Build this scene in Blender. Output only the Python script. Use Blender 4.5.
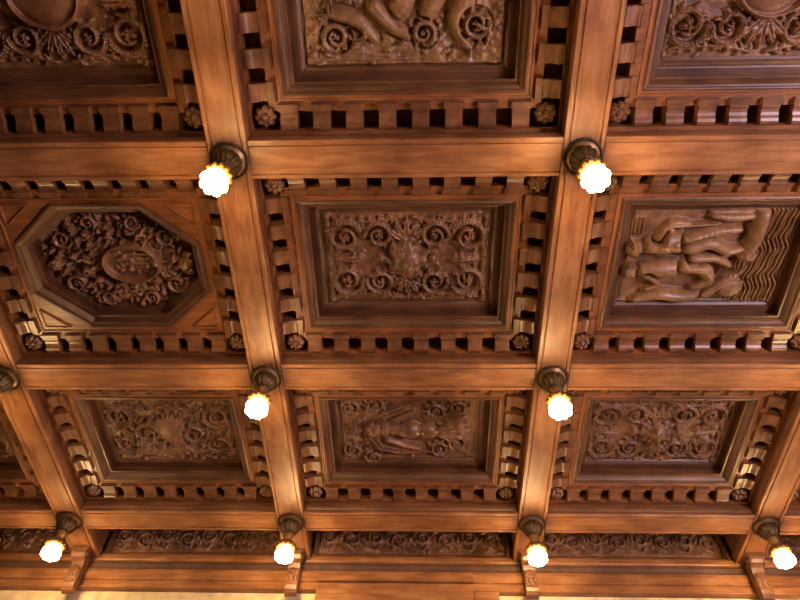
import bpy, bmesh, math, random
import numpy as np
from mathutils import Vector, Matrix
PI = math.pi
for o in list(bpy.data.objects): bpy.data.objects.remove(o, do_unlink=True)
S = bpy.context.scene
C = S.collection

# ------------------------------------------------------------------ camera
EYE, ZB = 1.60, 5.60                       # eye height, underside of the ceiling beams
F_PX, PITCH, ROLL, YAW = 641.1, 1.00055, 0.046987, 0.059783
cy_, sy_, cp_, sp_, cr_, sr_ = math.cos(YAW), math.sin(YAW), math.cos(PITCH), math.sin(PITCH), math.cos(ROLL), math.sin(ROLL)
Rv = Vector((cy_, sy_, 0)); Fv = Vector((-sy_*cp_, cy_*cp_, sp_)); Dv = Vector((-sy_*sp_, cy_*sp_, -cp_))
R2 = cr_*Rv - sr_*Dv; D2 = sr_*Rv + cr_*Dv
cam = bpy.data.cameras.new('camera'); cam.sensor_width = 36; cam.lens = F_PX/800*36
cam.clip_start = .05
co = bpy.data.objects.new('camera', cam); C.objects.link(co)
M = Matrix.Identity(4)
for i in range(3):
    M[i][0] = R2[i]; M[i][1] = -D2[i]; M[i][2] = -Fv[i]
M[2][3] = EYE
co.matrix_world = M
S.camera = co

# ------------------------------------------------------------------ world, daylight, exposure
w = bpy.data.worlds.new('world'); S.world = w; w.use_nodes = True
w.node_tree.nodes['Background'].inputs[0].default_value = (.30, .34, .55, 1)
w.node_tree.nodes['Background'].inputs[1].default_value = .15
def area(name, loc, target, sx, sy, power, col):
    l = bpy.data.lights.new(name, 'AREA'); l.shape = 'RECTANGLE'; l.size = sx; l.size_y = sy
    l.energy = power; l.color = col
    o = bpy.data.objects.new(name, l); C.objects.link(o); o.location = loc
    o.rotation_euler = (Vector(target)-Vector(loc)).to_track_quat('-Z', 'Y').to_euler()
    return o
area('daylight_from_window', (5.35, -.4, 2.2), (-.3, 2.6, 5.6), 1.3, 1.8, 640, (.84, .64, .80))
S.view_settings.view_transform = 'Standard'; S.view_settings.look = 'None'
S.view_settings.gamma = 1; S.view_settings.use_curve_mapping = False
S.view_settings.exposure = -0.14
LAMP_W = 180.0

# ------------------------------------------------------------------ materials
def ramp(nt, stops):
    r = nt.nodes.new('ShaderNodeValToRGB'); e = r.color_ramp.elements
    while len(e) > 1: e.remove(e[-1])
    e[0].position = stops[0][0]; e[0].color = (*stops[0][1], 1)
    for p, c in stops[1:]:
        k = e.new(p); k.color = (*c, 1)
    return r
def wood(name, scale, dark, mid, light, rough=.46, bump=.25, spec=.5):
    m = bpy.data.materials.new(name); m.use_nodes = True; nt = m.node_tree; N = nt.nodes; L = nt.links
    b = N['Principled BSDF']
    tc = N.new('ShaderNodeTexCoord'); g = N.new('ShaderNodeNewGeometry')
    mp = N.new('ShaderNodeMapping'); mp.inputs['Scale'].default_value = scale
    L.new(g.outputs['Position'], mp.inputs['Vector'])
    n1 = N.new('ShaderNodeTexNoise'); n1.inputs['Scale'].default_value = 1; n1.inputs['Detail'].default_value = 6
    n1.inputs['Distortion'].default_value = .6; L.new(mp.outputs[0], n1.inputs['Vector'])
    n2 = N.new('ShaderNodeTexNoise'); n2.inputs['Scale'].default_value = 3.2; n2.inputs['Detail'].default_value = 4
    L.new(g.outputs['Position'], n2.inputs['Vector'])
    mx = N.new('ShaderNodeMix'); mx.inputs[0].default_value = .5
    L.new(n1.outputs[0], mx.inputs[2]); L.new(n2.outputs[0], mx.inputs[3])
    r = ramp(nt, [(.36, dark), (.5, mid), (.64, light)]); L.new(mx.outputs[0], r.inputs[0])
    L.new(r.outputs[0], b.inputs['Base Color'])
    b.inputs['Roughness'].default_value = rough; b.inputs['Specular IOR Level'].default_value = spec
    bp = N.new('ShaderNodeBump'); bp.inputs['Strength'].default_value = bump; bp.inputs['Distance'].default_value = .01
    L.new(n1.outputs[0], bp.inputs['Height']); L.new(bp.outputs[0], b.inputs['Normal'])
    return m
D_, M_, L_ = (.155, .056, .020), (.25, .102, .038), (.37, .170, .072)
WX = wood('walnut_grain_across', (3.5, 22, 22), D_, M_, L_)
WY = wood('walnut_grain_along', (22, 3.5, 22), D_, M_, L_)
WC = wood('carved_walnut', (14, 14, 14), (.085, .034, .016), (.150, .065, .030), (.235, .110, .054), .42, .15, .55)
WT = wood('lightened_carved_walnut', (14, 14, 14), (.115, .055, .024), (.20, .10, .046), (.30, .162, .078), .44, .15, .55)  # lighter wood copy: mostly lighting painted into the top middle panel
WB = wood('bracket_walnut', (12, 12, 30), (.080, .030, .013), (.135, .055, .024), (.21, .088, .038), .36, .15, .6)
SX = wood('soffit_across', (3.5, 22, 22), (.12, .038, .012), (.21, .072, .022), (.31, .12, .040), .45, .2, .5)
SY = wood('soffit_along', (22, 3.5, 22), (.12, .038, .012), (.21, .072, .022), (.31, .12, .040), .45, .2, .5)
DX = wood('dark_shaded_moulding_across', (3.5, 22, 22), (.050, .019, .008), (.092, .036, .015), (.15, .062, .026), .44, .2, .5)  # inner mouldings: dark patina, deepened to paint in the shade of the recess
DY = wood('dark_shaded_moulding_along', (22, 3.5, 22), (.050, .019, .008), (.092, .036, .015), (.15, .062, .026), .44, .2, .5)
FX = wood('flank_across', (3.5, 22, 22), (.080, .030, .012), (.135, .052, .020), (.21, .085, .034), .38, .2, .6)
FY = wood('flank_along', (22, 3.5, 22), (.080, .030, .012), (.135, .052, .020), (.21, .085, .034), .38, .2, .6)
def plain(name, col, rough=.5, metal=0, em=None, st=0, noise=0):
    m = bpy.data.materials.new(name); m.use_nodes = True; nt = m.node_tree; b = nt.nodes['Principled BSDF']
    b.inputs['Base Color'].default_value = (*col, 1); b.inputs['Roughness'].default_value = rough; b.inputs['Metallic'].default_value = metal
    if em: b.inputs['Emission Color'].default_value = (*em, 1); b.inputs['Emission Strength'].default_value = st
    if noise:
        n = nt.nodes.new('ShaderNodeTexNoise'); n.inputs['Scale'].default_value = noise; n.inputs['Detail'].default_value = 5
        g = nt.nodes.new('ShaderNodeNewGeometry'); nt.links.new(g.outputs['Position'], n.inputs['Vector'])
        r = ramp(nt, [(.3, tuple(c*.72 for c in col)), (.7, tuple(min(1, c*1.2) for c in col))])
        nt.links.new(n.outputs[0], r.inputs[0]); nt.links.new(r.outputs[0], b.inputs['Base Color'])
    return m
BRONZE = plain('dark_bronze', (.085, .055, .028), .42, .75, noise=40)
BRASSW = plain('aged_brass', (.30, .17, .07), .4, .7, noise=40)
GOLD = plain('gilt_metal', (.20, .10, .025), .5, .6, noise=60)
GLOW = plain('glowing_frosted_glass', (1, .9, .75), .4, 0, (1.0, .64, .27), LAMP_W)
PLASTER = plain('pale_plaster', (.60, .47, .30), .8, noise=9)
FLOORM = wood('parquet', (3, 18, 1), (.04, .02, .01), (.07, .033, .016), (.10, .05, .025), .4, .1)
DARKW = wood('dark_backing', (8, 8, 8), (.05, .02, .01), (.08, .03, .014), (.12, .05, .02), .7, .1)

# ------------------------------------------------------------------ helpers
def link(name, me, parent=None, loc=(0, 0, 0)):
    o = bpy.data.objects.new(name, me); C.objects.link(o); o.location = loc
    if parent: o.parent = parent
    return o
def mesh(name, vs, fs, mats, mi=None, smooth=False):
    me = bpy.data.meshes.new(name); me.from_pydata([tuple(v) for v in vs], [], fs)
    for m in mats: me.materials.append(m)
    if mi is not None: me.polygons.foreach_set('material_index', mi)
    if smooth: me.polygons.foreach_set('use_smooth', [True]*len(me.polygons))
    me.update()
    bm = bmesh.new(); bm.from_mesh(me); bmesh.ops.recalc_face_normals(bm, faces=bm.faces); bm.to_mesh(me); bm.free()
    return me
def tag(o, label=None, cat=None, group=None, kind=None):
    if label: o['label'] = label
    if cat: o['category'] = cat
    if group: o['group'] = group
    if kind: o['kind'] = kind
    return o
def empty(name, loc, label, cat, group=None):
    return tag(link(name, None, None, loc), label, cat, group)
def copy_tree(o, parent=None):
    c = o.copy(); C.objects.link(c); c.parent = parent
    for ch in [x for x in bpy.data.objects if x.parent == o and x != c]: copy_tree(ch, c)
    return c
def boxv(x0, x1, y0, y1, z0, z1):
    v = [(x, y, z) for x in (x0, x1) for y in (y0, y1) for z in (z0, z1)]
    f = [(0, 1, 3, 2), (4, 6, 7, 5), (0, 4, 5, 1), (2, 3, 7, 6), (0, 2, 6, 4), (1, 5, 7, 3)]
    return v, f
def box_mesh(name, x0, x1, y0, y1, z0, z1, mat, bev=0):
    v, f = boxv(x0, x1, y0, y1, z0, z1); me = mesh(name, v, f, [mat])
    if bev:
        bm = bmesh.new(); bm.from_mesh(me)
        bmesh.ops.bevel(bm, geom=list(bm.edges), offset=bev, segments=2, affect='EDGES'); bm.to_mesh(me); bm.free()
    return me
def extrude(name, prof, a, b, axis, mat, flank=None):
    """closed profile (across, z) extruded from a to b along 'X' or 'Y'"""
    n = len(prof); vs = []
    for t in (a, b):
        for p, z in prof: vs.append((t, p, z) if axis == 'X' else (p, t, z))
    fs = [(i, (i+1) % n, n+(i+1) % n, n+i) for i in range(n)]
    fs += [tuple(range(n)), tuple(range(2*n-1, n-1, -1))]
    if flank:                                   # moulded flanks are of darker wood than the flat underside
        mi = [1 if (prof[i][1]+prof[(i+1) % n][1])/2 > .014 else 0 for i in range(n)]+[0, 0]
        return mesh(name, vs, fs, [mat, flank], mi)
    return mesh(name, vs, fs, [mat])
def ring(name, W, D, prof, mats, chamfer=None, closed=False, smooth=False):
    """profile of (inset s, height z, chamfer c) swept round a W x D opening, mitred; faces keep the grain of their side"""
    def loop(s, z, c):
        x, y = W/2-s, D/2-s
        if c is None: return [(-x, -y, z), (x, -y, z), (x, y, z), (-x, y, z)]
        cx, cy = c
        return [(-x+cx, -y, z), (x-cx, -y, z), (x, -y+cy, z), (x, y-cy, z), (x-cx, y, z), (-x+cx, y, z), (-x, y-cy, z), (-x, -y+cy, z)]
    vs = []; fs = []; mi = []
    loops = [loop(p[0], p[1], p[2] if len(p) > 2 else chamfer) for p in prof]
    n = len(loops[0])
    for l in loops: vs += l
    m = len(loops)
    for k in range(m if closed else m-1):
        for i in range(n):
            j = (i+1) % n; k2 = (k+1) % m
            fs.append((k*n+i, k*n+j, k2*n+j, k2*n+i)); mi.append((i % 2 if n == 4 else (0, 1, 1, 1, 0, 1, 1, 1)[i]))
    return mesh(name, vs, fs, mats, mi)
def lathe(name, prof, mat, n=32, lobes=0, amp=0, loc=(0, 0, 0), lob_lo=None):
    vs = []; fs = []
    for k, (r, z) in enumerate(prof):
        a_ = amp if lob_lo is None else amp*lob_lo[k]
        for i in range(n):
            t = 2*PI*i/n; rr = r*(1+a_*abs(math.cos(lobes*t/2))) if lobes else r
            vs.append((loc[0]+rr*math.cos(t), loc[1]+rr*math.sin(t), loc[2]+z))
    for k in range(len(prof)-1):
        for i in range(n):
            j = (i+1) % n; fs.append((k*n+i, k*n+j, k*n+n+j, k*n+n+i))
    fs.append(tuple(range(n))); fs.append(tuple(range((len(prof)-1)*n, len(prof)*n)))
    return mesh(name, vs, fs, [mat], smooth=True)

# ------------------------------------------------------------------ the grid of the ceiling
BX = [-5.55, -3.4105, -1.2500, 1.0438, 3.2231, 5.33]      # centres of the lengthwise beams
BY = [-.36, 1.4713, 3.3025, 5.0811]                        # centres of the cross beams
BW = .262; WALLY = 5.66
X0R, X1R, Y0R = -5.68, 5.46, -2.2
# ------------------------------------------------------------------ the setting
def struct(name, me): return tag(link(name, me), kind='structure')
struct('floor', box_mesh('floor', X0R-.1, X1R+.1, Y0R-.1, 6.0, -.1, 0, FLOORM))
struct('ceiling', box_mesh('ceiling', X0R-.1, X1R+.1, Y0R-.1, 6.0, ZB+.47, ZB+.57, DARKW))
struct('wall_back', box_mesh('wall_back', X0R-.1, X1R+.1, 5.76, 6.0, 0, ZB+.47, PLASTER))
PANELW = plain('dark_panelled_wall', (.07, .035, .018), .6, noise=6)
struct('wall_left', box_mesh('wall_left', X0R-.1, X0R, Y0R-.1, 5.76, 0, ZB+.47, PANELW))
struct('wall_right', box_mesh('wall_right', X1R, X1R+.1, Y0R-.1, 5.76, 0, ZB+.47, PANELW))
struct('wall_front', box_mesh('wall_front', X0R, X1R, Y0R-.1, Y0R, 0, ZB+.47, PANELW))

# beams: flat underside with a raised bead along each edge, moulded flanks
def beam_prof(w=BW, h=.40):
    half = [(w/2-.042, .002), (w/2-.038, .012), (w/2-.030, .012), (w/2-.026, 0), (w/2-.004, 0), (w/2, .006), (w/2, .022), (w/2-.006, .030), (w/2-.006, .044), (w/2+.000, .060),
            (w/2+.004, .080), (w/2+.002, .090), (w/2-.008, .094), (w/2-.008, .108), (w/2-.014, .113), (w/2-.014, .128), (w/2-.02, h)]
    return half[::-1] and ([(-a, z) for a, z in half[::-1]] + half)
bp_ = beam_prof()
beam_names = ['long moulded beam at the far left, edge of the room, out of sight',
 'long beam running down the left edge of the picture past the octagonal coffer',
 'long beam between the octagonal coffer and the middle scroll coffer, left of centre',
 'long beam between the middle scroll coffer and the sea figures coffer, right of centre',
 'long beam at the lower right, slanting up to the right edge',
 'long moulded beam at the far right, edge of the room, out of sight']
for i, x in enumerate(BX):
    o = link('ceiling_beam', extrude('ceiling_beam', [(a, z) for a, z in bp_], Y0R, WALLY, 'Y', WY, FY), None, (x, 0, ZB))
    tag(o, beam_names[i], 'ceiling beam', 'lengthwise ceiling beams', 'thing')

COL = ['far left', 'left', 'middle', 'right', 'far right']
DESC = {(1, 0): 'dim top left shield coffer', (2, 0): 'top middle tan figure coffer', (3, 0): 'top right scroll coffer',
        (1, 1): 'octagonal coffer', (2, 1): 'middle scroll coffer', (3, 1): 'sea figures coffer',
        (1, 2): 'lower left foliage coffer', (2, 2): 'lower middle torso coffer', (3, 2): 'lower right bird head coffer',
        (0, 2): 'coffer at the left edge', (4, 2): 'coffer at the right edge', (0, 0): 'coffer outside the upper left', (0, 1): 'coffer outside the left edge',
        (4, 0): 'coffer outside the upper right', (4, 1): 'coffer outside the right edge'}
for j, y in enumerate(BY):
    for i in range(5):
        a, b = BX[i]+BW/2, BX[i+1]-BW/2
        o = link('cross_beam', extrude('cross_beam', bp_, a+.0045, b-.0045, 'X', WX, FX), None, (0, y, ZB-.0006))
        up = DESC.get((i, j-1)); dn = DESC.get((i, j))
        if j == 0: t = 'cross beam above the frame beyond the %s' % dn
        elif j == 3: t = 'cross beam between the %s and the wall frieze' % up
        else: t = 'cross beam between the %s and the %s' % (up, dn)
        tag(o, t, 'ceiling beam', 'cross beams', 'thing')

# ------------------------------------------------------------------ carving: height fields of stamped strokes
class Carve:
    def __init__(s, W, D, step=.0048, seed=0, rough=.004):
        s.nx = int(W/step)+1; s.ny = int(D/step)+1; s.W, s.D = W, D
        s.x = np.linspace(-W/2, W/2, s.nx); s.y = np.linspace(-D/2, D/2, s.ny)
        s.H = np.zeros((s.ny, s.nx)); s.rng = np.random.RandomState(seed); s.rnd = random.Random(seed)
        s.sx = s.x[1]-s.x[0]; s.sy = s.y[1]-s.y[0]
        for o, k in ((12, 1.), (28, .6), (60, .35)): s.H += rough*k*s.noise(o)
    def noise(s, n):
        m = max(2, int(n*s.D/s.W)+2); g = s.rng.rand(m+1, n+1)
        fx = np.linspace(0, n-.001, s.nx); fy = np.linspace(0, m-.001, s.ny); ix = fx.astype(int); iy = fy.astype(int)
        tx = fx-ix; ty = fy-iy; tx = tx*tx*(3-2*tx); ty = (ty*ty*(3-2*ty))[:, None]
        a = g[np.ix_(iy, ix)]*(1-tx)+g[np.ix_(iy, ix+1)]*tx; b = g[np.ix_(iy+1, ix)]*(1-tx)+g[np.ix_(iy+1, ix+1)]*tx
        return a*(1-ty)+b*ty
    def win(s, x0, x1, y0, y1):
        i0 = max(0, int((x0+s.W/2)/s.sx)); i1 = min(s.nx, int((x1+s.W/2)/s.sx)+2)
        j0 = max(0, int((y0+s.D/2)/s.sy)); j1 = min(s.ny, int((y1+s.D/2)/s.sy)+2)
        if i1 <= i0 or j1 <= j0: return None
        X, Y = np.meshgrid(s.x[i0:i1], s.y[j0:j1]); return (slice(j0, j1), slice(i0, i1)), X, Y
    def put(s, sl, h, mode='max'):
        if mode == 'max': s.H[sl] = np.maximum(s.H[sl], h)
        elif mode == 'cut': s.H[sl] = np.where(h > 0, s.H[sl]-h, s.H[sl])
        elif mode == 'set': s.H[sl] = np.where(h > 0, h, s.H[sl])
        else: s.H[sl] = s.H[sl]+h
    def dome(s, cx, cy, a, b, h, rot=0, p=.5, mode='max', lob=0, la=.15, base=0):
        r = max(a, b)*(1+la); g = s.win(cx-r, cx+r, cy-r, cy+r)
        if g is None: return
        sl, X, Y = g; c, t = math.cos(rot), math.sin(rot)
        u = ((X-cx)*c+(Y-cy)*t)/a; v = (-(X-cx)*t+(Y-cy)*c)/b; d = np.sqrt(u*u+v*v)
        if lob: d = d/(1+la*np.cos(lob*np.arctan2(v, u)))
        q = np.clip(1-d*d, 0, 1)**p
        s.put(sl, np.where(d < 1, base+h*q, 0), mode)
    def stroke(s, pts, w0, w1, h, mode='max', groove=False):
        n = len(pts)-1
        for k in range(n):
            (xa, ya), (xb, yb) = pts[k], pts[k+1]; wa = w0+(w1-w0)*k/n; wb = w0+(w1-w0)*(k+1)/n; m = max(wa, wb)
            g = s.win(min(xa, xb)-m, max(xa, xb)+m, min(ya, yb)-m, max(ya, yb)+m)
            if g is None: continue
            sl, X, Y = g; dx, dy = xb-xa, yb-ya; l = dx*dx+dy*dy+1e-12
            t = np.clip(((X-xa)*dx+(Y-ya)*dy)/l, 0, 1); d = np.hypot(X-xa-t*dx, Y-ya-t*dy)/(wa+(wb-wa)*t)
            q = np.sqrt(np.clip(1-d*d, 0, 1))
            if groove: q = q*(.72+.28*np.cos(2*PI*np.clip(d, 0, 1)*1.5))
            if mode == 'over':
                O = s.H[sl]; s.H[sl] = np.where((d < 1.22) & (O > h*q*.55), np.minimum(O, h*.45), O); s.put(sl, np.where(d < 1, h*q, 0))
            else: s.put(sl, np.where(d < 1, h*q, 0), mode)
    def trim(s, pts, w, lim):
        for (xa, ya), (xb, yb) in zip(pts[:-1], pts[1:]):
            g = s.win(min(xa, xb)-w, max(xa, xb)+w, min(ya, yb)-w, max(ya, yb)+w)
            if g is None: continue
            sl, X, Y = g; dx, dy = xb-xa, yb-ya; l = dx*dx+dy*dy+1e-12
            t = np.clip(((X-xa)*dx+(Y-ya)*dy)/l, 0, 1); d = np.hypot(X-xa-t*dx, Y-ya-t*dy)
            s.H[sl] = np.where(d < w, np.minimum(s.H[sl], lim), s.H[sl])
    def disc(s, x, y, R, lim): s.trim([(x, y), (x+.001, y)], R, lim)
    def leaf(s, x, y, ang, L, w, h):
        """pointed leaf with a cut midrib and lobed edge"""
        g = s.win(x-L, x+L, y-L, y+L)
        if g is None: return
        sl, X, Y = g; c, t = math.cos(ang), math.sin(ang)
        u = ((X-x)*c+(Y-y)*t)/L; v = (-(X-x)*t+(Y-y)*c)/w
        e = np.sin(PI*np.clip(u, 0, 1)**.8)*(.80+.2*np.cos(u*26)); d = np.abs(v)/(e+1e-6)
        q = np.sqrt(np.clip(1-d*d, 0, 1))*(.75+.25*np.sqrt(np.clip(u, 0, 1)))-.35*np.exp(-(v/.13)**2)
        s.put(sl, np.where((d < 1) & (u > 0) & (u < 1), h*q, 0))
    def rosette(s, x, y, R, h, n=6):
        for k in range(n):
            a = 2*PI*k/n+s.rnd.random()
            s.dome(x+R*.58*math.cos(a), y+R*.58*math.sin(a), R*.42, R*.28, h*.85, a)
        s.dome(x, y, R*.3, R*.3, h)
    def volute(s, x, y, R, d=1, st=0, turns=1.3, w=.021, h=.040, leaves=True):
        n = 44; pts = []; w *= 1.1; h *= 1.25; s.disc(x, y, R+w, .004)
        for k in range(n+1):
            t = k/n; r = R*(1-.62*t); a = st+d*2*PI*turns*t; pts.append((x+r*math.cos(a), y+r*math.sin(a)))
        s.stroke(pts, w, w*.55, h, groove=True)
        if leaves:
            for k in range(2, int(n*.72), 4):
                t = k/n; r = R*(1-.62*t)+w*.4; a = st+d*2*PI*turns*t; q = a+d*.9
                s.leaf(x+r*math.cos(a), y+r*math.sin(a), q, .058, .018, h*.7)
        s.rosette(x, y, R*.34, h*1.0)
    def spray(s, pts, L=.07, w=.02, h=.034, step=2, stem=.011):
        s.stroke(pts, stem*1.4, stem*.8, h*.8)
        for k in range(1, len(pts)-1, step):
            a = math.atan2(pts[k+1][1]-pts[k-1][1], pts[k+1][0]-pts[k-1][0])
            for q in (-1, 1): s.leaf(pts[k][0], pts[k][1], a+q*.75, L*(1-.35*k/len(pts)), w, h)
    def fill(s, n, L=.06, w=.017, h=.026, x0=-1, x1=1, y0=-1, y1=1):
        for k in range(n):
            s.leaf(s.rnd.uniform(x0, x1)*s.W/2, s.rnd.uniform(y0, y1)*s.D/2, s.rnd.uniform(0, 2*PI), L*s.rnd.uniform(.6, 1.2), w*s.rnd.uniform(.7, 1.2), h*s.rnd.uniform(.6, 1.1))
    def border(s, m=.022, w=.010, h=.014):
        a, b = s.W/2-m, s.D/2-m; s.stroke([(-a, -b), (a, -b), (a, b), (-a, b), (-a, -b)], w, w, h)
    def build(s, name, mat):
        H = s.H*1.45; H[1:-1, 1:-1] = .6*H[1:-1, 1:-1]+.1*(H[:-2, 1:-1]+H[2:, 1:-1]+H[1:-1, :-2]+H[1:-1, 2:]); e = 2; H[:e] = 0; H[-e:] = 0; H[:, :e] = 0; H[:, -e:] = 0
        X, Y = np.meshgrid(s.x, s.y); n = s.nx*s.ny
        v = np.empty((n+4, 3)); v[:n, 0] = X.ravel(); v[:n, 1] = Y.ravel(); v[:n, 2] = -H.ravel()
        v[n:] = [(-s.W/2, -s.D/2, .025), (s.W/2, -s.D/2, .025), (s.W/2, s.D/2, .025), (-s.W/2, s.D/2, .025)]
        idx = np.arange(n).reshape(s.ny, s.nx)
        q = np.stack([idx[:-1, :-1], idx[1:, :-1], idx[1:, 1:], idx[:-1, 1:]], -1).reshape(-1, 4)
        c = [idx[0, 0], idx[0, -1], idx[-1, -1], idx[-1, 0]]
        ex = [[c[0], c[1], n+1, n], [c[1], c[2], n+2, n+1], [c[2], c[3], n+3, n+2], [c[3], c[0], n, n+3], [n, n+1, n+2, n+3]]
        q = np.vstack([q, np.array(ex)]); nf = len(q)
        me = bpy.data.meshes.new(name); me.vertices.add(n+4); me.vertices.foreach_set('co', v.ravel())
        me.loops.add(nf*4); me.loops.foreach_set('vertex_index', q.ravel().astype(np.int32))
        me.polygons.add(nf); me.polygons.foreach_set('loop_start', np.arange(0, nf*4, 4, dtype=np.int32))
        me.polygons.foreach_set('loop_total', np.full(nf, 4, dtype=np.int32))
        sm = np.ones(nf, dtype=bool); sm[-5:] = False; me.polygons.foreach_set('use_smooth', sm)
        me.update(calc_edges=True); me.materials.append(mat); me.validate()
        return me
def arc(cx, cy, rx, ry, a0, a1, n=18): return [(cx+rx*math.cos(a0+(a1-a0)*k/n), cy+ry*math.sin(a0+(a1-a0)*k/n)) for k in range(n+1)]

PW, PD = 1.26, .80          # carved panel size (m); x to the right, y towards the back wall
def carve_scroll(seed=1, shield='oval', W=PW, D=PD, R=.138):
    s = Carve(W, D, seed=seed); s.fill(60, h=.016)
    a, b = W/2, D/2
    for sx in (-1, 1):
        for sy in (-1, 1):
            s.volute(sx*a*.74, sy*b*.47, R, -sx*sy, PI if sx > 0 else 0, w=.023)
            s.volute(sx*a*.33, sy*b*.50, R*.80, sx*sy, 0 if sx > 0 else PI)
            s.spray([(sx*a*(.08+.80*t), sy*b*(.88-.10*math.sin(t*PI))) for t in np.linspace(0, 1, 14)], .065, .018, .034)
            s.stroke([(sx*a*(.93-.02*math.sin(4*t)), sy*b*(.08+.75*t)) for t in np.linspace(0, 1, 8)], .02, .016, .032, groove=True)
            s.dome(sx*a*.94, sy*b*.9, .03, .03, .038)
        s.leaf(sx*a*.50, 0, 0 if sx > 0 else PI, .20, .05, .042); s.leaf(sx*a*.86, 0, PI if sx > 0 else 0, .14, .04, .036)
        s.dome(sx*.20, -.01, .04, .045, .05)
    for sy in (-1, 1):
        for q in (-.7, -.35, 0, .35, .7): s.leaf(0, sy*b*.35, sy*PI/2+q*1.3, .20, .045, .042)
    if shield == 'oval':
        s.dome(0, 0, .15, .19, .045, mode='set', p=.35, lob=5, la=.10); s.dome(-.02, 0, .10, .14, .022, mode='add', p=.5, lob=5)
        for q in range(9): s.leaf(.11*math.cos(q*.7), .13*math.sin(q*.7), q*.7+1.1, .10, .028, .055)
        for k in range(7): s.dome(s.rnd.uniform(-.08, .08), s.rnd.uniform(-.1, .1), .03, .02, .010, s.rnd.random()*3, mode='add')
    elif shield == 'plain':
        s.dome(0, -.05, .23, .20, .055, mode='set', p=.3, lob=4, la=.1)
        s.stroke(arc(0, -.05, .22, .19, 0, 2*PI, 30), .014, .014, .062)
    elif shield == 'bird':
        s.dome(0, .0, .14, .16, .05, p=.6, lob=8, la=.12); s.dome(.0, -.02, .08, .10, .095, p=.5)
        s.dome(-.03, -.06, .022, .022, .012, mode='add'); s.dome(.03, -.06, .022, .022, .012, mode='add')
        s.stroke([(0, .02), (.01, .09), (.035, .15)], .034, .016, .105)
        for q in range(10): s.leaf(.0, .0, q*2*PI/10, .19, .032, .055)
    return s
def carve_leafy(seed):
    s = Carve(PW, PD, seed=seed); s.fill(330, .075, .02, .036); a, b = PW/2, PD/2
    for sx in (-1, 1):
        s.volute(sx*a*.72, -b*.42, .13, sx, PI/2); s.volute(sx*a*.70, b*.45, .135, -sx, -PI/2); s.volute(sx*a*.36, b*.1, .12, sx, 0)
        s.spray([(sx*a*(.05+.8*t), b*(.75*math.sin(t*5))) for t in np.linspace(0, 1, 20)], .07, .02, .036)
    s.dome(0, 0, .13, .17, .05, p=.5, lob=10, la=.12)
    for q in range(12): s.leaf(0, 0, q*PI/6, .2, .034, .045)
    return s
def carve_torso():
    s = Carve(PW, PD, seed=6); s.fill(60); a, b = PW/2, PD/2
    for sx, sy in ((-.84, -.7), (-.84, .62), (.36, -.62), (.68, -.72), (.45, .55), (.70, .35), (-.5, -.8), (-.55, .82)):
        s.volute(sx*a, sy*b, .085, 1 if sx*sy > 0 else -1, sx*3, w=.017)
    s.stroke([(-.36, -.05), (-.22, -.20), (-.02, -.30), (.10, -.36)], .055, .030, .060, groove=True)     # wing like mantling
    s.stroke([(-.30, -.02), (-.12, -.14), (.03, -.22)], .04, .03, .052, groove=True)
    s.stroke([(-.38, .04), (-.28, .20), (-.10, .25), (.08, .24)], .050, .030, .060, groove=True)
    s.stroke([(-.2, .10), (-.05, .17), (.08, .20)], .035, .03, .052)
    s.dome(-.33, -.02, .085, .10, .07, lob=7, la=.1); s.dome(-.23, -.02, .06, .10, .055)
    s.dome(.0, -.01, .125, .095, .075); s.dome(.17, .0, .10, .085, .066); s.dome(-.13, -.01, .10, .07, .05)
    for q in (-.55, -.28, 0, .28, .55): s.leaf(.22, .01, q, .34, .045, .045)
    for y in (-.12, 0, .12): s.leaf(-.42, y, PI+y*3, .18, .035, .045)
    s.spray([(-.55, b*.9-.03), (0, b*.92-.03), (.5, b*.9-.03)], .05); s.border()
    return s
def body(s, pts, ws, hs):
    # one limb or trunk: a smooth tapered form through the joints, with a shadow gap cut round it first
    n = len(pts); Q = []
    g = lambda a, k: a[max(0, min(n-1, k))]
    for k in range(n-1):
        for t in (0, .2, .4, .6, .8):
            c = lambda a0, a1, a2, a3: .5*(2*a1+(a2-a0)*t+(2*a0-5*a1+4*a2-a3)*t*t+(3*a1-a0-3*a2+a3)*t**3)
            q = [c(g(pts, k-1)[d], g(pts, k)[d], g(pts, k+1)[d], g(pts, k+2)[d]) for d in (0, 1)]
            Q.append((q[0], q[1], c(g(ws, k-1), g(ws, k), g(ws, k+1), g(ws, k+2)), c(g(hs, k-1), g(hs, k), g(hs, k+1), g(hs, k+2))))
    Q.append((pts[-1][0], pts[-1][1], ws[-1], hs[-1]))
    for a, b in zip(Q[:-1], Q[1:]): s.trim([a[:2], b[:2]], max(a[2], b[2])+.012, a[3]*.30)
    for a, b in zip(Q[:-1], Q[1:]): s.stroke([a[:2], b[:2]], a[2], b[2], (a[3]+b[3])*.5*1.15)
def head(s, x, y, r, ang):
    s.disc(x, y, r*1.25, .02); s.dome(x, y, r, r*.86, .085, ang, p=.45)
    c, t = math.cos(ang), math.sin(ang)
    for q in (-.35, .35): s.dome(x+r*(.1*c-q*t), y+r*(.1*t+q*c), r*.16, r*.14, .014, ang, mode='cut')
    s.dome(x+r*.28*c, y+r*.28*t, r*.30, r*.13, .016, ang, mode='add')
    for k in range(9):
        a = ang+PI+(k-4)*.33; s.stroke([(x+r*.5*math.cos(a), y+r*.5*math.sin(a)), (x+r*1.15*math.cos(a+.2), y+r*1.15*math.sin(a+.2))], r*.17, r*.12, .080)
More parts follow.
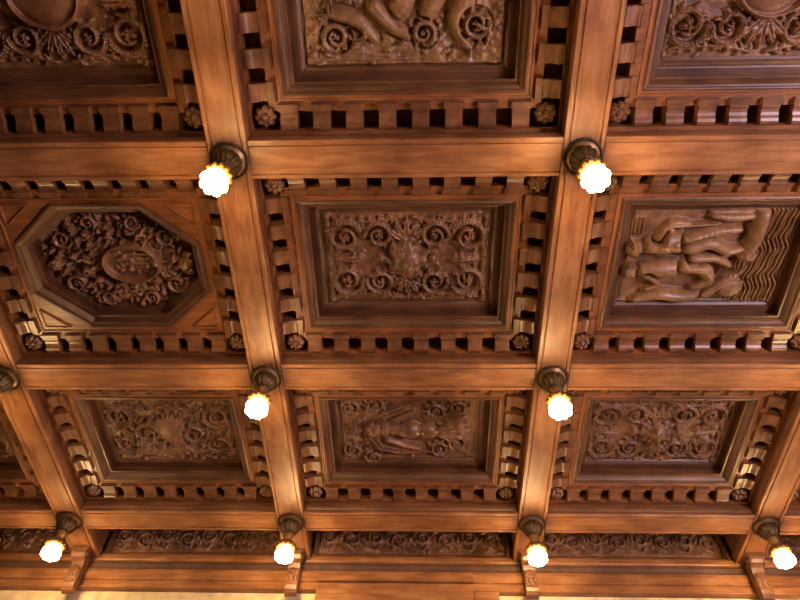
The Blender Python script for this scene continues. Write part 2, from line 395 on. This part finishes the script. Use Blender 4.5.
def carve_sea():
    s = Carve(PW, PD, seed=9, rough=.002); a, b = PW/2, PD/2
    P = lambda u, v: (-a+u*PW, -b+v*PD)            # u right, v down in the picture
    for k in range(15):                            # waves on the right
        u = .70+.024*k
        pts = [P(u+.016*math.sin(v*15+k*.10)+.007*math.sin(v*31+k*.2), v) for v in np.linspace(.0 if k > 1 else .5, 1.0, 34)]
        s.stroke(pts, .0105, .0105, .026+.006*(k % 3))
    # upper figure lying along the panel, head to the left
    body(s, [P(.07, .38), P(.16, .38)], [.050, .040], [.062, .05])
    
    body(s, [P(.15, .38), P(.24, .33), P(.36, .34), P(.43, .40)], [.055, .105, .085, .06], [.06, .078, .07, .06])
    body(s, [P(.38, .30), P(.52, .22), P(.66, .20)], [.066, .052, .036], [.075, .06, .05])          # raised leg
    body(s, [P(.40, .38), P(.52, .34), P(.62, .42), P(.72, .40)], [.065, .058, .046, .03], [.07, .065, .06, .045])
    body(s, [P(.20, .28), P(.26, .14), P(.36, .14)], [.036, .03, .026], [.055, .05, .04])
    s.stroke([P(.24, .16), P(.75, .115)], .010, .008, .062)                                        # staff
    body(s, [P(.50, .07), P(.62, .08), P(.75, .07)], [.03, .042, .03], [.04, .05, .04])
    s.stroke([P(.48, .03), P(.76, .02)], .012, .012, .03)
    for u, v in ((.24, .30), (.24, .38), (.31, .31), (.31, .38), (.24, .58), (.25, .65), (.31, .60)): s.dome(*P(u, v), .034, .026, .012, mode='add')
    # big jar at the right of the figures
    s.stroke([P(.77, .05), P(.765, .30), P(.74, .45)], .062, .060, .080); s.dome(*P(.745, .47), .075, .045, .088); s.dome(*P(.75, .44), .026, .02, .02, mode='cut')
    # middle figure
    body(s, [P(.08, .64), P(.16, .64)], [.045, .05], [.055, .06])
    body(s, [P(.15, .62), P(.26, .61), P(.36, .60), P(.46, .58)], [.06, .088, .07, .055], [.065, .076, .066, .06])
    body(s, [P(.40, .58), P(.52, .62), P(.56, .74), P(.48, .84)], [.064, .056, .046, .036], [.07, .066, .06, .05])
    body(s, [P(.18, .68), P(.26, .78), P(.20, .84)], [.036, .03, .026], [.05, .05, .045])
    body(s, [P(.44, .50), P(.56, .50), P(.66, .58)], [.045, .04, .03], [.058, .055, .045])
    # lowest figure, leg reaching left, round shell to the right
    body(s, [P(.14, .96), P(.28, .90), P(.42, .93), P(.56, .88)], [.034, .052, .058, .05], [.045, .06, .06, .055])
    body(s, [P(.56, .90), P(.66, .76), P(.72, .70)], [.045, .034, .026], [.055, .05, .04])
    s.dome(*P(.70, .83), .115, .085, .075, -.3); s.dome(*P(.70, .83), .07, .05, .012, -.3, mode='cut')
    head(s, *P(.085, .385), .058, -.5); head(s, *P(.075, .63), .056, .6)
    for k in range(8): s.stroke([P(.60+.02*k, .70), P(.62+.02*k, .66-.01*(k % 2)), P(.63+.02*k, .60)], .009, .006, .04)
    for k in range(4): s.stroke([P(.05+.022*k, .10), P(.05+.022*k, .26)], .008, .008, .018)
    s.dome(*P(.26, .18), .05, .035, .055, .3)
    s.stroke([P(.03, .985), P(.97, .985)], .008, .008, .02)
    return s
def carve_figures():
    s = Carve(PW, PD, seed=12, rough=.020); s.fill(190, .075, .024, .042); a, b = PW/2, PD/2
    P = lambda u, v: (-a+u*PW, -b+v*PD)
    body(s, [P(.30, .30), P(.42, .36), P(.50, .50), P(.44, .66)], [.06, .10, .08, .05], [.06, .075, .065, .05]); s.dome(*P(.27, .24), .06, .055, .08)
    body(s, [P(.36, .56), P(.46, .72), P(.58, .80)], [.055, .045, .035], [.06, .055, .045])
    body(s, [P(.62, .28), P(.66, .44), P(.62, .62)], [.075, .08, .05], [.065, .07, .05]); s.dome(*P(.62, .18), .055, .055, .08)
    body(s, [P(.74, .30), P(.80, .48), P(.76, .68), P(.82, .84)], [.05, .07, .05, .04], [.06, .07, .055, .045]); s.dome(*P(.72, .20), .05, .05, .07)
    s.volute(*P(.86, .70), .085, 1, 0); s.volute(*P(.60, .76), .075, -1, 1); s.volute(*P(.16, .78), .085, 1, 2); s.volute(*P(.14, .36), .08, -1, 1); s.volute(*P(.90, .3), .075, -1, 1)
    body(s, [P(.16, .60), P(.28, .66), P(.36, .80)], [.05, .05, .03], [.05, .055, .04])
    head(s, *P(.27, .22), .055, 1.8); head(s, *P(.62, .16), .05, 1.5); head(s, *P(.73, .18), .048, 1.2)
    for k in range(70):
        u, v, a = s.rnd.uniform(.03, .97), s.rnd.uniform(.05, .95), s.rnd.uniform(0, 6.3); x, y = P(u, v); l = s.rnd.uniform(.04, .09)
        s.stroke([(x, y), (x+l*math.cos(a), y+l*math.sin(a)), (x+l*1.6*math.cos(a+.7), y+l*1.6*math.sin(a+.7))], s.rnd.uniform(.014, .026), .008, s.rnd.uniform(.060, .092), groove=k % 2 == 0)
    for k in range(14): s.dome(*P(s.rnd.uniform(.05, .95), s.rnd.uniform(.05, .95)), s.rnd.uniform(.02, .05), s.rnd.uniform(.02, .035), .05, s.rnd.random()*3)
    s.stroke([P(.02, .95), P(.98, .95)], .012, .012, .03)
    return s
def carve_wreath():
    s = Carve(1.40, .92, seed=20); rn = s.rnd
    for k in range(260):
        t = rn.uniform(0, 2*PI); r = rn.uniform(.45, 1.0)
        x, y = .58*r*math.cos(t), .385*r*math.sin(t)
        s.leaf(x, y, t+rn.uniform(-1.3, 1.3), rn.uniform(.05, .10), rn.uniform(.016, .028), rn.uniform(.03, .07))
        if k % 4 == 0: s.dome(x*.92, y*.92, rn.uniform(.02, .035), rn.uniform(.018, .03), .075, t)
    for sx in (-1, 1):
        for sy in (-1, 1): s.volute(sx*.40, sy*.20, .08, sx*sy, 0, w=.02, h=.05); s.volute(sx*.17, sy*.33, .06, -sx*sy, 1, w=.016, h=.045)
        s.dome(sx*.50, .02, .055, .055, .08, lob=6)
    c = .10
    for k in range(70):
        t = rn.uniform(0, 2*PI); s.leaf(c*.5+.30*math.cos(t)*rn.uniform(.8, 1.1), .22*math.sin(t)*rn.uniform(.8, 1.1), t+rn.uniform(-1, 1), rn.uniform(.06, .1), .024, rn.uniform(.045, .07))
    s.dome(c, 0, .235, .175, .060, mode='set', p=.2, lob=9, la=.06); s.dome(c, 0, .19, .14, .018, mode='cut', p=.5)
    for k in range(16): s.dome(c+rn.uniform(-.13, .13), rn.uniform(-.09, .09), .022, .014, .012, rn.random()*3, mode='add')
    s.stroke(arc(c, 0, .215, .16, 0, 2*PI, 36), .016, .016, .082)
    for k in range(5): s.stroke([(c-.12, -.08+.04*k), (c+.12, -.08+.04*k)], .007, .007, .052)
    return s
def carve_frieze(seed, W):
    s = Carve(W, .31, seed=seed, rough=.004); s.fill(int(60*W/2), .05, .015, .026); n = 8
    for k in range(n):
        x = -W/2+(k+.5)*W/n; d = 1 if k % 2 else -1
        s.volute(x, d*.02, .088, d, d*PI/2, w=.018, h=.036)
        s.stroke([(x-W/n/2, -d*.10), (x, -d*.13), (x+W/n/2, d*.10)], .016, .012, .032, groove=True)
        s.dome(x+W/n/2, 0, .03, .04, .04, lob=5)
    return s

# ------------------------------------------------------------------ coffer parts
def bracket_mesh():
    """console bracket: depth runs along +y from the beam (y=0) to its cap (y=.165), z down is negative"""
    w = .056
    prof = [(0, .12), (0, -.006), (.010, -.012), (.030, -.014), (.048, -.008), (.064, .004), (.082, .012), (.100, .014), (.118, .010), (.132, .012)]
    n = len(prof); vs = [(sx*w, y, z) for sx in (-1, 1) for y, z in prof] + [(-w, .132, .12), (w, .132, .12)]
    fs = [(i, i+1, n+i+1, n+i) for i in range(n-1)] + [tuple(range(n))+(2*n,), tuple(range(n, 2*n))+(2*n+1,)]
    fs += [(n-1, 2*n, 2*n+1, 2*n-1), (0, n, 2*n+1, 2*n)]
    mats = []
    for a, b, c, d, e, f in ((-w-.010, w+.010, .128, .168, .006, .12), (-w-.004, w+.004, .120, .172, .020, .12)):
        v, ff = boxv(a, b, c, d, e, f); o = len(vs); vs += v; fs += [tuple(i+o for i in t) for t in ff]
    return mesh('bracket', vs, fs, [WB])
def rosette_mesh():
    vs = []; fs = []; R = .074; nr, na = 12, 48
    for i in range(nr+1):
        r = i/nr
        for k in range(na):
            t = 2*PI*k/na; pet = abs(math.cos(t*4)); rr = R*r*(.80+.20*pet) if r > .4 else R*r
            h = .052*math.sqrt(max(0, 1-(r/.33)**2)) if r < .33 else 0
            if r >= .28: h = max(h, .038*math.sin(PI*min(1, (r-.28)/.72)**.8)*(.45+.55*pet))
            vs.append((rr*math.cos(t), rr*math.sin(t), -h))
    for i in range(nr):
        for k in range(na):
            j = (k+1) % na; fs.append((i*na+k, i*na+j, (i+1)*na+j, (i+1)*na+k))
    o = len(vs)
    for k in range(na): x, y, z = vs[nr*na+k]; vs.append((x*.9, y*.9, .08))
    for k in range(na): j = (k+1) % na; fs.append((nr*na+k, nr*na+j, o+j, o+k))
    fs.append(tuple(range(o, o+na)))
    return mesh('rosette', vs, fs, [WB], smooth=True)
BR, RO = bracket_mesh(), rosette_mesh()
def coffer(i, j, carve, mat, label, octagon=False, pz=.350):
    W = BX[i+1]-BX[i]-BW; D = BY[j+1]-BY[j]-BW
    cx, cy = (BX[i+1]+BX[i])/2, (BY[j+1]+BY[j])/2
    t = empty('ceiling_coffer', (cx, cy, ZB), label, 'ceiling coffer', 'carved ceiling coffers')
    ch = [(-.01, .132), (.018, .132), (.018, .29), (.140, .29), (.136, .178)]
    if not octagon:
        pr = ch + [(.200, .180), (.203, .174), (.214, .174), (.217, .180), (.236, .180)]
        link('soffit_frame', ring('soffit_frame', W, D, pr, [SX, SY]), t)
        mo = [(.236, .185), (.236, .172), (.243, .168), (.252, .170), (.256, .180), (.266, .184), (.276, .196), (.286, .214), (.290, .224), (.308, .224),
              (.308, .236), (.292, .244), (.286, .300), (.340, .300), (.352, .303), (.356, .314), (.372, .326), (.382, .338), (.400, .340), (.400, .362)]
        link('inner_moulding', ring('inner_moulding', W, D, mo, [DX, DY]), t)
    else:
        c0 = (.37, .32)
        link('soffit_frame', ring('soffit_frame', W, D, ch+[(.200, .180), (.203, .174), (.214, .174), (.217, .180), (.222, .190)], [SX, SY]), t)
        # plate between the rectangle and the octagon
        s0, s1 = .218, .250
        x, y = W/2-s0, D/2-s0; a, b = W/2-s1, D/2-s1; cx_, cy_2 = c0
        R_ = [(-x, -y), (x, -y), (x, y), (-x, y)]
        O_ = [(-a+cx_, -b), (a-cx_, -b), (a, -b+cy_2), (a, b-cy_2), (a-cx_, b), (-a+cx_, b), (-a, b-cy_2), (-a, -b+cy_2)]
        vs = [(p[0], p[1], .184) for p in R_+O_]
        fs = [(0, 1, 5, 4), (1, 6, 5), (1, 2, 7, 6), (2, 8, 7), (2, 3, 9, 8), (3, 10, 9), (3, 0, 11, 10), (0, 4, 11)]
        link('octagon_plate', mesh('octagon_plate', vs, fs, [SX]), t)
        q = lambda s, z: (s, z, (.37-(s-.25)*.5, .32-(s-.25)*.5))
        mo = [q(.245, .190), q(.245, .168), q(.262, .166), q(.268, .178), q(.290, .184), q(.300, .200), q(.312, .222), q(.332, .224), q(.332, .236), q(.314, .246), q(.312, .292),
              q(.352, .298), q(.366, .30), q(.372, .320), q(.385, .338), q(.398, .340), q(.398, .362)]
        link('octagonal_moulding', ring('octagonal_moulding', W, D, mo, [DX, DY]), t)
        for sx in (-1, 1):
            for sy in (-1, 1):       # raised triangular fields in the four corners
                p = [(sx*(x-.03), sy*(y-.03)), (sx*(x-.24), sy*(y-.03)), (sx*(x-.03), sy*(y-.20))]
                g = ((p[0][0]+p[1][0]+p[2][0])/3, (p[0][1]+p[1][1]+p[2][1])/3)
                vs = [(a_, b_, .186) for a_, b_ in p]
                for f_, z in ((1, .168), (.90, .168), (.84, .180)): vs += [(g[0]+(a_-g[0])*f_, g[1]+(b_-g[1])*f_, z) for a_, b_ in p]
                fs = [(k*3+m, k*3+(m+1) % 3, k*3+3+(m+1) % 3, k*3+3+m) for k in range(3) for m in range(3)]+[(9, 10, 11)]
                link('corner_field', mesh('corner_field', vs, fs, [SX]), t)
    link('carved_panel', carve.build('carved_panel', mat), t, (0, 0, pz))
    def put(me, name, x, y, rz, z=.142):
        o = link(name, me, t, (x, y, z)); o.rotation_euler = (0, 0, rz)
    e = .262; dd = .016
    for k in range(8):
        x = -W/2+e+(W-2*e)*k/7
        put(BR, 'bracket', x, -D/2+dd, 0); put(BR, 'bracket', x, D/2-dd, PI)
    for k in range(6):
        y = -D/2+e+(D-2*e)*k/5
        put(BR, 'bracket', -W/2+dd, y, -PI/2); put(BR, 'bracket', W/2-dd, y, PI/2)
    for sx in (-1, 1):
        for sy in (-1, 1): put(RO, 'rosette', sx*(W/2-.105), sy*(D/2-.105), 0, .165)
    return t
leafA = carve_leafy(3); scr7 = carve_scroll(7, 'plain')
specs = [
 (1, 0, carve_scroll(5, 'plain'), WC, 'dim rectangular coffer at the top left, carved with a plain shield between scrolls', 0),
 (2, 0, carve_figures(), WT, 'rectangular coffer at the top middle with a tan panel of crowded carved figures', 0),
 (3, 0, scr7, WC, 'rectangular coffer at the top right carved with large leafy scrolls', 0),
 (1, 1, carve_wreath(), WC, 'octagonal coffer with a carved wreath around an oval cartouche', 1),
 (2, 1, carve_scroll(1, 'oval'), WC, 'rectangular coffer at the centre with symmetrical scrolls around a small shield', 0),
 (3, 1, carve_sea(), WT, 'rectangular coffer carved with reclining figures and wavy water', 0),
 (1, 2, leafA, WC, 'lower left coffer of dense carved foliage, beside the left long beam', 0),
 (2, 2, carve_torso(), WC, 'lower middle coffer carved with a winged rounded torso ending in leaves', 0),
 (3, 2, carve_scroll(8, 'bird'), WC, 'lower right coffer carved with a projecting bird head amid scrolls', 0),
 (0, 2, leafA, WC, 'coffer cut off by the left edge, only its brackets and frame corner showing', 0),
 (4, 2, scr7, WC, 'coffer cut off by the right edge, barely showing', 0),
 (0, 0, scr7, WC, 'coffer left of the dim top left coffer, outside the frame', 0),
 (0, 1, leafA, WC, 'coffer left of the octagonal coffer, outside the frame', 0),
 (4, 0, leafA, WC, 'coffer right of the top right scroll coffer, outside the frame', 0),
 (4, 1, scr7, WC, 'coffer right of the sea figures coffer, outside the frame', 0)]
for i, j, cv, m, lb, oc in specs: coffer(i, j, cv, m, lb, bool(oc))

# ------------------------------------------------------------------ frieze and entablature on the back wall
FR = ['at the left edge', 'below the lower left foliage coffer', 'below the lower middle torso coffer', 'below the lower right bird head coffer', 'at the right edge']
for i in range(5):
    a, b = BX[i]+BW/2+.005, BX[i+1]-BW/2-.005; Wf = b-a-.10
    t = empty('carved_frieze', ((a+b)/2, 5.72, ZB), 'narrow carved scroll frieze panel %s, against the wall' % FR[i], 'carved frieze', 'carved frieze panels along the wall')
    o = link('carved_panel', carve_frieze(30+i, Wf).build('carved_panel', WC), t, (0, .01, .276)); o.rotation_euler = (-PI/2, 0, 0)
    # in front of it: mitred side blocks and the cyma sill
    cy = [(.036, .43), (.036, .120), (.028, .120), (.022, .108), (.004, .098), (-.014, .078), (-.022, .064), (-.036, .058), (-.040, .040), (-.052, .036), (-.054, .018), (.036, .018)]
    link('sill_moulding', extrude('sill_moulding', cy, a-(a+b)/2, b-(a+b)/2, 'X', WX), t)
    for sx in (-1, 1):
        link('side_moulding', box_mesh('side_moulding', sx*(b-a)/2-.05*(sx > 0), sx*(b-a)/2+.05*(sx < 0), -.05, .03, .05, .43, WB, .012), t)
    link('soffit_board', box_mesh('soffit_board', -(b-a)/2, (b-a)/2, 5.22-5.72, .035, .432, .462, WB), t)
ent = [(5.757, .016), (5.666, .016), (5.666, -.006), (5.672, -.016), (5.690, -.020), (5.735, -.022), (5.735, -.104), (5.690, -.106), (5.680, -.116), (5.680, -.128), (5.690, -.134), (5.695, -.212),
       (5.712, -.217), (5.712, -.229), (5.700, -.233), (5.700, -.288), (5.690, -.294), (5.690, -.304), (5.715, -.309), (5.757, -.309)]
t = empty('wall_cornice', (0, 5.70, ZB), 'long moulded wooden cornice along the top of the pale wall, under the frieze', 'cornice')
link('moulding', extrude('moulding', [(y-5.70, z) for y, z in ent], X0R+.003, X1R-.003, 'X', WX), t)
link('raised_fascia', box_mesh('raised_fascia', -1.02, .50, -.034, .005, -.220, -.118, WX, .005), t)
link('cove', extrude('cove', [(.034, -.023), (-.012, -.023), (.004, -.034), (.018, -.060), (.020, -.090), (.012, -.103), (.034, -.103)], X0R+.003, X1R-.003, 'X', DARKW), t)  # dark material paints in the shade of this recess
t = empty('wall_panelling', (-.1, 5.70, ZB-1.9), 'wooden panelling on the wall under the cornice, between the two middle corbels', 'wall panelling')
def wp(name, x0, x1, y0, z0, z1, m=WX): link(name, box_mesh(name, x0+.1, x1+.1, y0-5.70, .058, z0+1.9, z1+1.9, m, .004), t)
wp('panel_board', -1.02, .498, 5.672, -1.9, -.312); wp('side_board', .502, .74, 5.684, -1.9, -.312)

# corbels under the beam ends
def corbel_meshes():
    pts = [(.042, -.002), (-.17, -.002), (-.19, -.03), (-.185, -.065), (-.155, -.095), (-.115, -.105), (-.085, -.12), (-.06, -.16), (-.045, -.21), (-.04, -.27), (-.05, -.32), (-.065, -.36), (-.055, -.40), (-.02, -.43), (.042, -.44)]
    w = .058; pts = [(a if a > 0 else a*.68, z*.92) for a, z in pts]; body_ = extrude('corbel_body', pts, -w, w, 'X', WB)
    return body_
CB = corbel_meshes()
VO = None
def volute_disc():
    vs = []; fs = []; n = 26
    P = [(.056, 0), (.056, .012), (.044, .020), (.034, .010), (.022, .010), (.018, .024), (.001, .028)]
    for r, h in P:
        for k in range(n): a = 2*PI*k/n; vs.append((h, r*math.cos(a), r*math.sin(a)))
    for i in range(len(P)-1):
        for k in range(n): j = (k+1) % n; fs.append((i*n+k, i*n+j, (i+1)*n+j, (i+1)*n+k))
    fs.append(tuple(range(n))); fs.append(tuple(range((len(P)-1)*n, len(P)*n)))
    return mesh('scroll_eye', vs, fs, [WB], smooth=True)
VO = volute_disc()
AC = Carve(.11, .20, step=.004, seed=3, rough=.001)
for q in (-.6, -.3, 0, .3, .6): AC.leaf(0, -.09, PI/2+q, .17, .026, .022)
ACM = AC.build('leaf_carving', WB)
CL = ['at the lower left corner, under the left long beam', 'beside the lower row lamp left of centre', 'beside the lower row lamp right of centre', 'at the lower right, under the right long beam']
for n, i in enumerate((1, 2, 3, 4)):
    t = empty('scroll_corbel', (BX[i], 5.612, ZB-.004), 'carved wooden scroll corbel %s' % CL[n], 'corbel', 'scroll corbels on the wall')
    link('corbel_body', CB, t)
    link('cap', box_mesh('cap', -.085, .085, -.145, .042, -.030, -.001, WB, .006), t)
    for sx in (-1, 1):
        o = link('scroll_eye', VO, t, (sx*.057, -.082, -.054)); o.rotation_euler = (0, 0, 0 if sx > 0 else PI)
    o = link('leaf_carving', ACM, t, (0, -.036, -.235)); o.rotation_euler = (-PI/2, 0, 0)

# ------------------------------------------------------------------ lamps at the beam crossings
def lamp_proto():
    t = empty('ceiling_lamp', (0, 0, 0), '', 'ceiling lamp', 'ceiling lamps')
    rose = link('ceiling_rose', lathe('ceiling_rose', [(.112, .004), (.112, -.008), (.100, -.012), (.092, -.022), (.080, -.028)], BRASSW, 72, 24, .0), t)
    link('beaded_rim', lathe('beaded_rim', [(.110, .004), (.122, .002), (.126, -.006), (.122, -.014), (.113, -.014), (.110, -.008)], BRONZE, 144, 36, .05), rose)
    link('dome', lathe('dome', [(.078, -.02), (.084, -.035), (.086, -.060), (.080, -.088), (.066, -.112), (.056, -.124), (.056, -.132), (.044, -.140)], BRONZE, 96, 12, .12), t)
    link('stem', lathe('stem', [(.044, -.13), (.048, -.150), (.046, -.180), (.036, -.205), (.034, -.225), (.040, -.250), (.042, -.275)], BRASSW, 24), t)
    link('gilt_collar', lathe('gilt_collar', [(.034, -.235), (.050, -.236), (.064, -.246), (.074, -.262), (.078, -.282), (.070, -.302), (.045, -.308)], GOLD, 120, 12, .26), t)
    sh = [(.030, -.305), (.048, -.318), (.062, -.334), (.071, -.354), (.073, -.378), (.066, -.400), (.050, -.415), (.030, -.424), (.010, -.426)]
    link('glass_shade', lathe('glass_shade', sh, GLOW, 72, 8, .22, lob_lo=[.1, .4, .8, 1, 1, 1, .8, .5, 0]), t)
    return t
LL = {(1, 1): 'at the upper right corner of the octagonal coffer', (2, 1): 'bulb', }
lab = {(2, 1): 'lit flower-shaped lamp between the octagonal coffer and the top middle coffer, upper left',
       (3, 1): 'lit flower-shaped lamp between the top middle coffer and the sea figures coffer, upper right',
       (2, 2): 'lit flower-shaped lamp at the top right corner of the lower left foliage coffer',
       (3, 2): 'lit flower-shaped lamp at the top left corner of the lower right bird head coffer',
       (1, 3): 'lit flower-shaped lamp in the lower left corner, leftmost of the row near the wall',
       (2, 3): 'lit flower-shaped lamp near the wall under the left middle long beam',
       (3, 3): 'lit flower-shaped lamp near the wall under the right middle long beam',
       (4, 3): 'lit flower-shaped lamp in the lower right corner, rightmost of the row near the wall',
       (1, 2): 'ceiling lamp at the left edge with only its dark scalloped ceiling rose in view'}
OUT = {(2, 0): 'above the top edge, over the left middle long beam', (3, 0): 'above the top edge, over the right middle long beam', (4, 0): 'beyond the top right corner', (4, 1): 'right of the sea figures coffer, upper corner', (4, 2): 'right of the sea figures coffer, lower corner'}
p0 = lamp_proto(); first = True
for j in range(4):
    for i in (1, 2, 3, 4):
        if (i, j) in ((1, 0), (1, 1)): continue      # nothing hangs there: that corner is dim
        o = p0 if first else copy_tree(p0); first = False
        o.location = (BX[i], BY[j], ZB-.0006)
        o['label'] = lab.get((i, j)) or 'ceiling lamp outside the frame, %s' % OUT[(i, j)]; o.rotation_euler = (0, 0, .37*(i+2*j))
